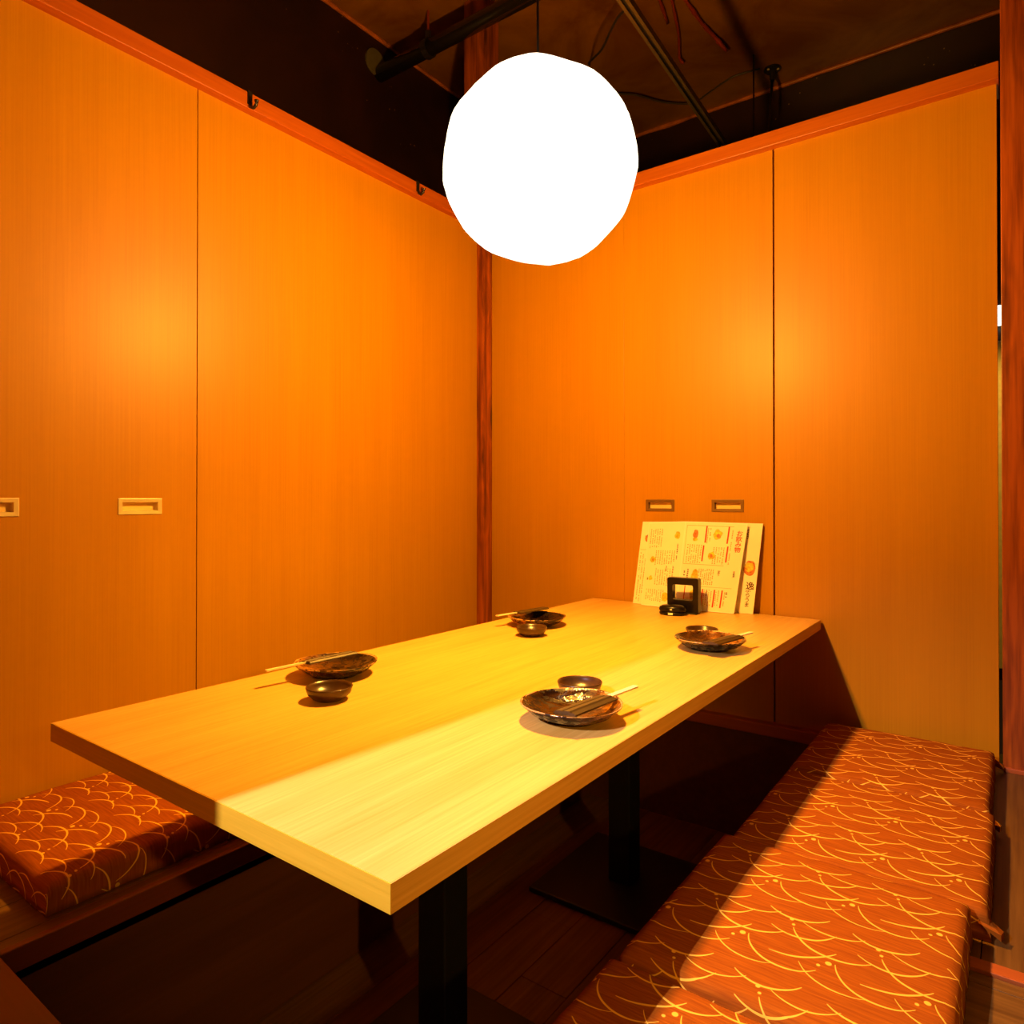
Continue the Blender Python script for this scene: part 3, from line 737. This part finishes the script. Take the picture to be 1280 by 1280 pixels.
# card stand: black rounded frame
cs = empty('card_stand', (-.950, 2.325, TZ))
def rrect(w, h, r, cz, n=5):
    pts = []
    for (sx, sz, a0) in ((1, 1, 0), (-1, 1, 90), (-1, -1, 180), (1, -1, 270)):
        for k in range(n+1):
            a = R(a0 + 90*k/n); pts.append((sx*(w/2-r) + r*math.cos(a), cz + sz*(h/2-r) + r*math.sin(a)))
    return pts
bm = bmesh.new()
out = rrect(.112, .124, .006, .063); inn = rrect(.074, .054, .006, .074)
dep = (-.016, .016); rings = {}
for y in dep: rings[y] = ([bm.verts.new((x, y, z)) for x, z in out], [bm.verts.new((x, y, z)) for x, z in inn])
n = len(out)
for i in range(n):
    j = (i+1) % n
    for y in dep: bm.faces.new((rings[y][0][i], rings[y][0][j], rings[y][1][j], rings[y][1][i]))
    for k in (0, 1): bm.faces.new((rings[dep[0]][k][i], rings[dep[0]][k][j], rings[dep[1]][k][j], rings[dep[1]][k][i]))
mesh_obj('frame', bm, M['gloss_black'], cs)
bm = bmesh.new(); box(bm, (-.050, -.022, .0), (.052, .024, .005), .002); mesh_obj('foot', bm, M['gloss_black'], cs)
cs.rotation_euler = (0, 0, R(4))
tag(cs, 'black square open frame card stand in front of the menus', 'stand')
# call button
cb = empty('call_button', (-.966, 2.262, TZ), R(12))
bm = bmesh.new(); prof = [(0, 0), (.042, 0), (.046, .004), (.046, .010), (.040, .0125), (0, .0125)]
lathe(bm, prof, 40); bmesh.ops.scale(bm, vec=(1, .62, 1), verts=bm.verts); mesh_obj('base', bm, M['gloss_black'], cb, smooth=True)
bm = bmesh.new(); lathe(bm, [(0, .0125), (.044, .0125), (.047, .018), (.045, .028), (.034, .034), (0, .036)], 40); bmesh.ops.scale(bm, vec=(1, .62, 1), verts=bm.verts)
c_ = mesh_obj('push_cap', bm, M['gloss_black'], cb, smooth=True)
bm = bmesh.new(); box(bm, (-.010, -.0300, .0035), (.006, -.0275, .0105)); l_ = mesh_obj('label_plate', bm, M['white'], cb); l_['label'] = 'small white label'
bm = bmesh.new(); box(bm, (-.003, -.0290, .0195), (.003, -.0265, .0240)); mesh_obj('indicator', bm, M['white'], c_)
tag(cb, 'oval black call button with a small white label beside the card stand', 'call button')

# ------------------------------------------------------------------ cushions
def cushion(cx, cy, W_, L_, rz, anchor, label, group, h=.056, seed=0, flap=None, tilt=0.0):
    """flat cloth coordinates continue down the sides; anchor = cloth coordinates of the print origin in local axes"""
    base_z = FZ + .001
    bm = bmesh.new(); uvl = bm.loops.layers.uv.new('UVMap')
    N = 44; ext = h + .004
    def prof(s, half):
        # returns (position, drop) for the flat coordinate s
        a = abs(s); r = .018
        flat = half - r; arc = r*math.pi/2
        if a <= flat: return s, 0.0
        if a <= flat + arc:
            t = (a-flat)/r; return math.copysign(flat + r*math.sin(t), s), r*(1-math.cos(t))
        return math.copysign(half, s), r + (a-flat-arc)
    def samples(half):
        tot = half - .018 + .018*math.pi/2 + (h-.018)
        o = [-tot + 2*tot*i/N for i in range(N+1)]
        return o
    S = samples(W_/2); T_ = samples(L_/2); grid = []
    for s in S:
        row = []
        for t in T_:
            x, dx = prof(s, W_/2); y, dy = prof(t, L_/2)
            z = h - max(dx, dy)
            # pillow doming, soft wrinkles, slightly pinched sides
            u_, v_ = x/(W_/2), y/(L_/2)
            dome = .006*(1-u_*u_)*(1-v_*v_)
            wr = .0022*noise.noise(Vector((x*9+seed*3.1, y*9, seed))) + .0010*noise.noise(Vector((x*26, y*26+seed, 2)))
            z += dome + wr*(1 if z > h*.4 else .4)
            k = 1 + .006*noise.noise(Vector((u_*2+seed, v_*2, 5)))
            pinch = 1 - .010*math.sin(math.pi*min(1, max(0, (h-z)/h)))
            # wavy hem
            if z < h*.5:
                x += .003*noise.noise(Vector((y*24, seed, 1)))*(1 if abs(u_) > .95 else 0); y += .003*noise.noise(Vector((x*24, seed+4, 1)))*(1 if abs(v_) > .95 else 0)
            row.append((bm.verts.new((x*k*pinch, y*k*pinch, max(0.0, z))), (s, t)))
        grid.append(row)
    for i in range(N):
        for j in range(N):
            q = (grid[i][j], grid[i+1][j], grid[i+1][j+1], grid[i][j+1])
            f = bm.faces.new([g[0] for g in q])
            for lp, g in zip(f.loops, q): lp[uvl].uv = (g[1][0]-anchor[0], g[1][1]-anchor[1])
    bnd = [grid[i][0][0] for i in range(N)] + [grid[N][j][0] for j in range(N)] + [grid[i][N][0] for i in range(N, 0, -1)] + [grid[0][j][0] for j in range(N, 0, -1)]
    fb = bm.faces.new(bnd)
    for lp in fb.loops: lp[uvl].uv = (.5, .5)
    root = empty('floor_cushion', (cx, cy, base_z), rz)
    root.rotation_euler = (tilt, 0, rz)
    ob = mesh_obj('cover', bm, M['cloth'], root, smooth=True)
    def ear(x, y, dx, dy, sz):
        bm = bmesh.new(); uv2 = bm.loops.layers.uv.new('UVMap')
        d = Vector((dx, dy, 0)).normalized(); s_ = Vector((-d.y, d.x, 0))
        b0 = Vector((x, y, .030)); tip = b0 + d*sz + Vector((0, 0, -.016))
        pts = [b0 + s_*.016, b0 - s_*.016, b0 + Vector((0, 0, .014)), tip + s_*.008 + Vector((0, 0, .006)), tip - s_*.008 + Vector((0, 0, .006)), tip + s_*.007 - Vector((0, 0, .006)), tip - s_*.007 - Vector((0, 0, .006)), b0 - Vector((0, 0, .010))]
        v = [bm.verts.new(p) for p in pts]
        bmesh.ops.convex_hull(bm, input=v)
        for f in bm.faces:
            for lp in f.loops: lp[uv2].uv = (lp.vert.co.x-anchor[0]+.02, lp.vert.co.y-anchor[1])
        mesh_obj('corner_ear', bm, M['cloth'], root)
    for fx, fy in (flap or ()):
        ear(fx*(W_/2-.014), fy*(L_/2-.014), fx, fy*.25, .032)
    return tag(root, label, 'cushion', group)
GR = 'patterned cushions on the right bench'
# local anchor = world print origin minus cushion centre
def right_cushion(cx, cy, W_, L_, ax_, ay_, label, **kw):
    cushion(cx, cy, W_, L_, 0, (ax_-cx, ay_-cy), label, GR, **kw)
right_cushion(-.275, 2.190, .455, .470, -.225, 1.93, 'patterned rust red cushion farthest back against the back wall', seed=1, flap=[(1, -1), (1, 1)])
right_cushion(-.270, 1.712, .465, .478, -.218, 1.556, 'second patterned rust red cushion from the back wall on the right bench', seed=2, h=.055, flap=[(1, -1)])
right_cushion(-.288, 1.224, .448, .486, -.232, 1.131, 'third patterned rust red cushion from the back wall on the right bench', seed=3, h=.067)
right_cushion(-.300, .738, .448, .480, -.255, .908, 'patterned rust red cushion nearest the camera, cut by the lower frame edge', seed=4, h=.060)
lc = cushion(-1.712, .772, .500, .508, math.pi, (-(-1.675+1.712), -(.645-.772)), 'patterned rust red cushion on the left bench under the table corner', 'patterned cushions on the benches', seed=6, h=.058, flap=[])
del lc['group']
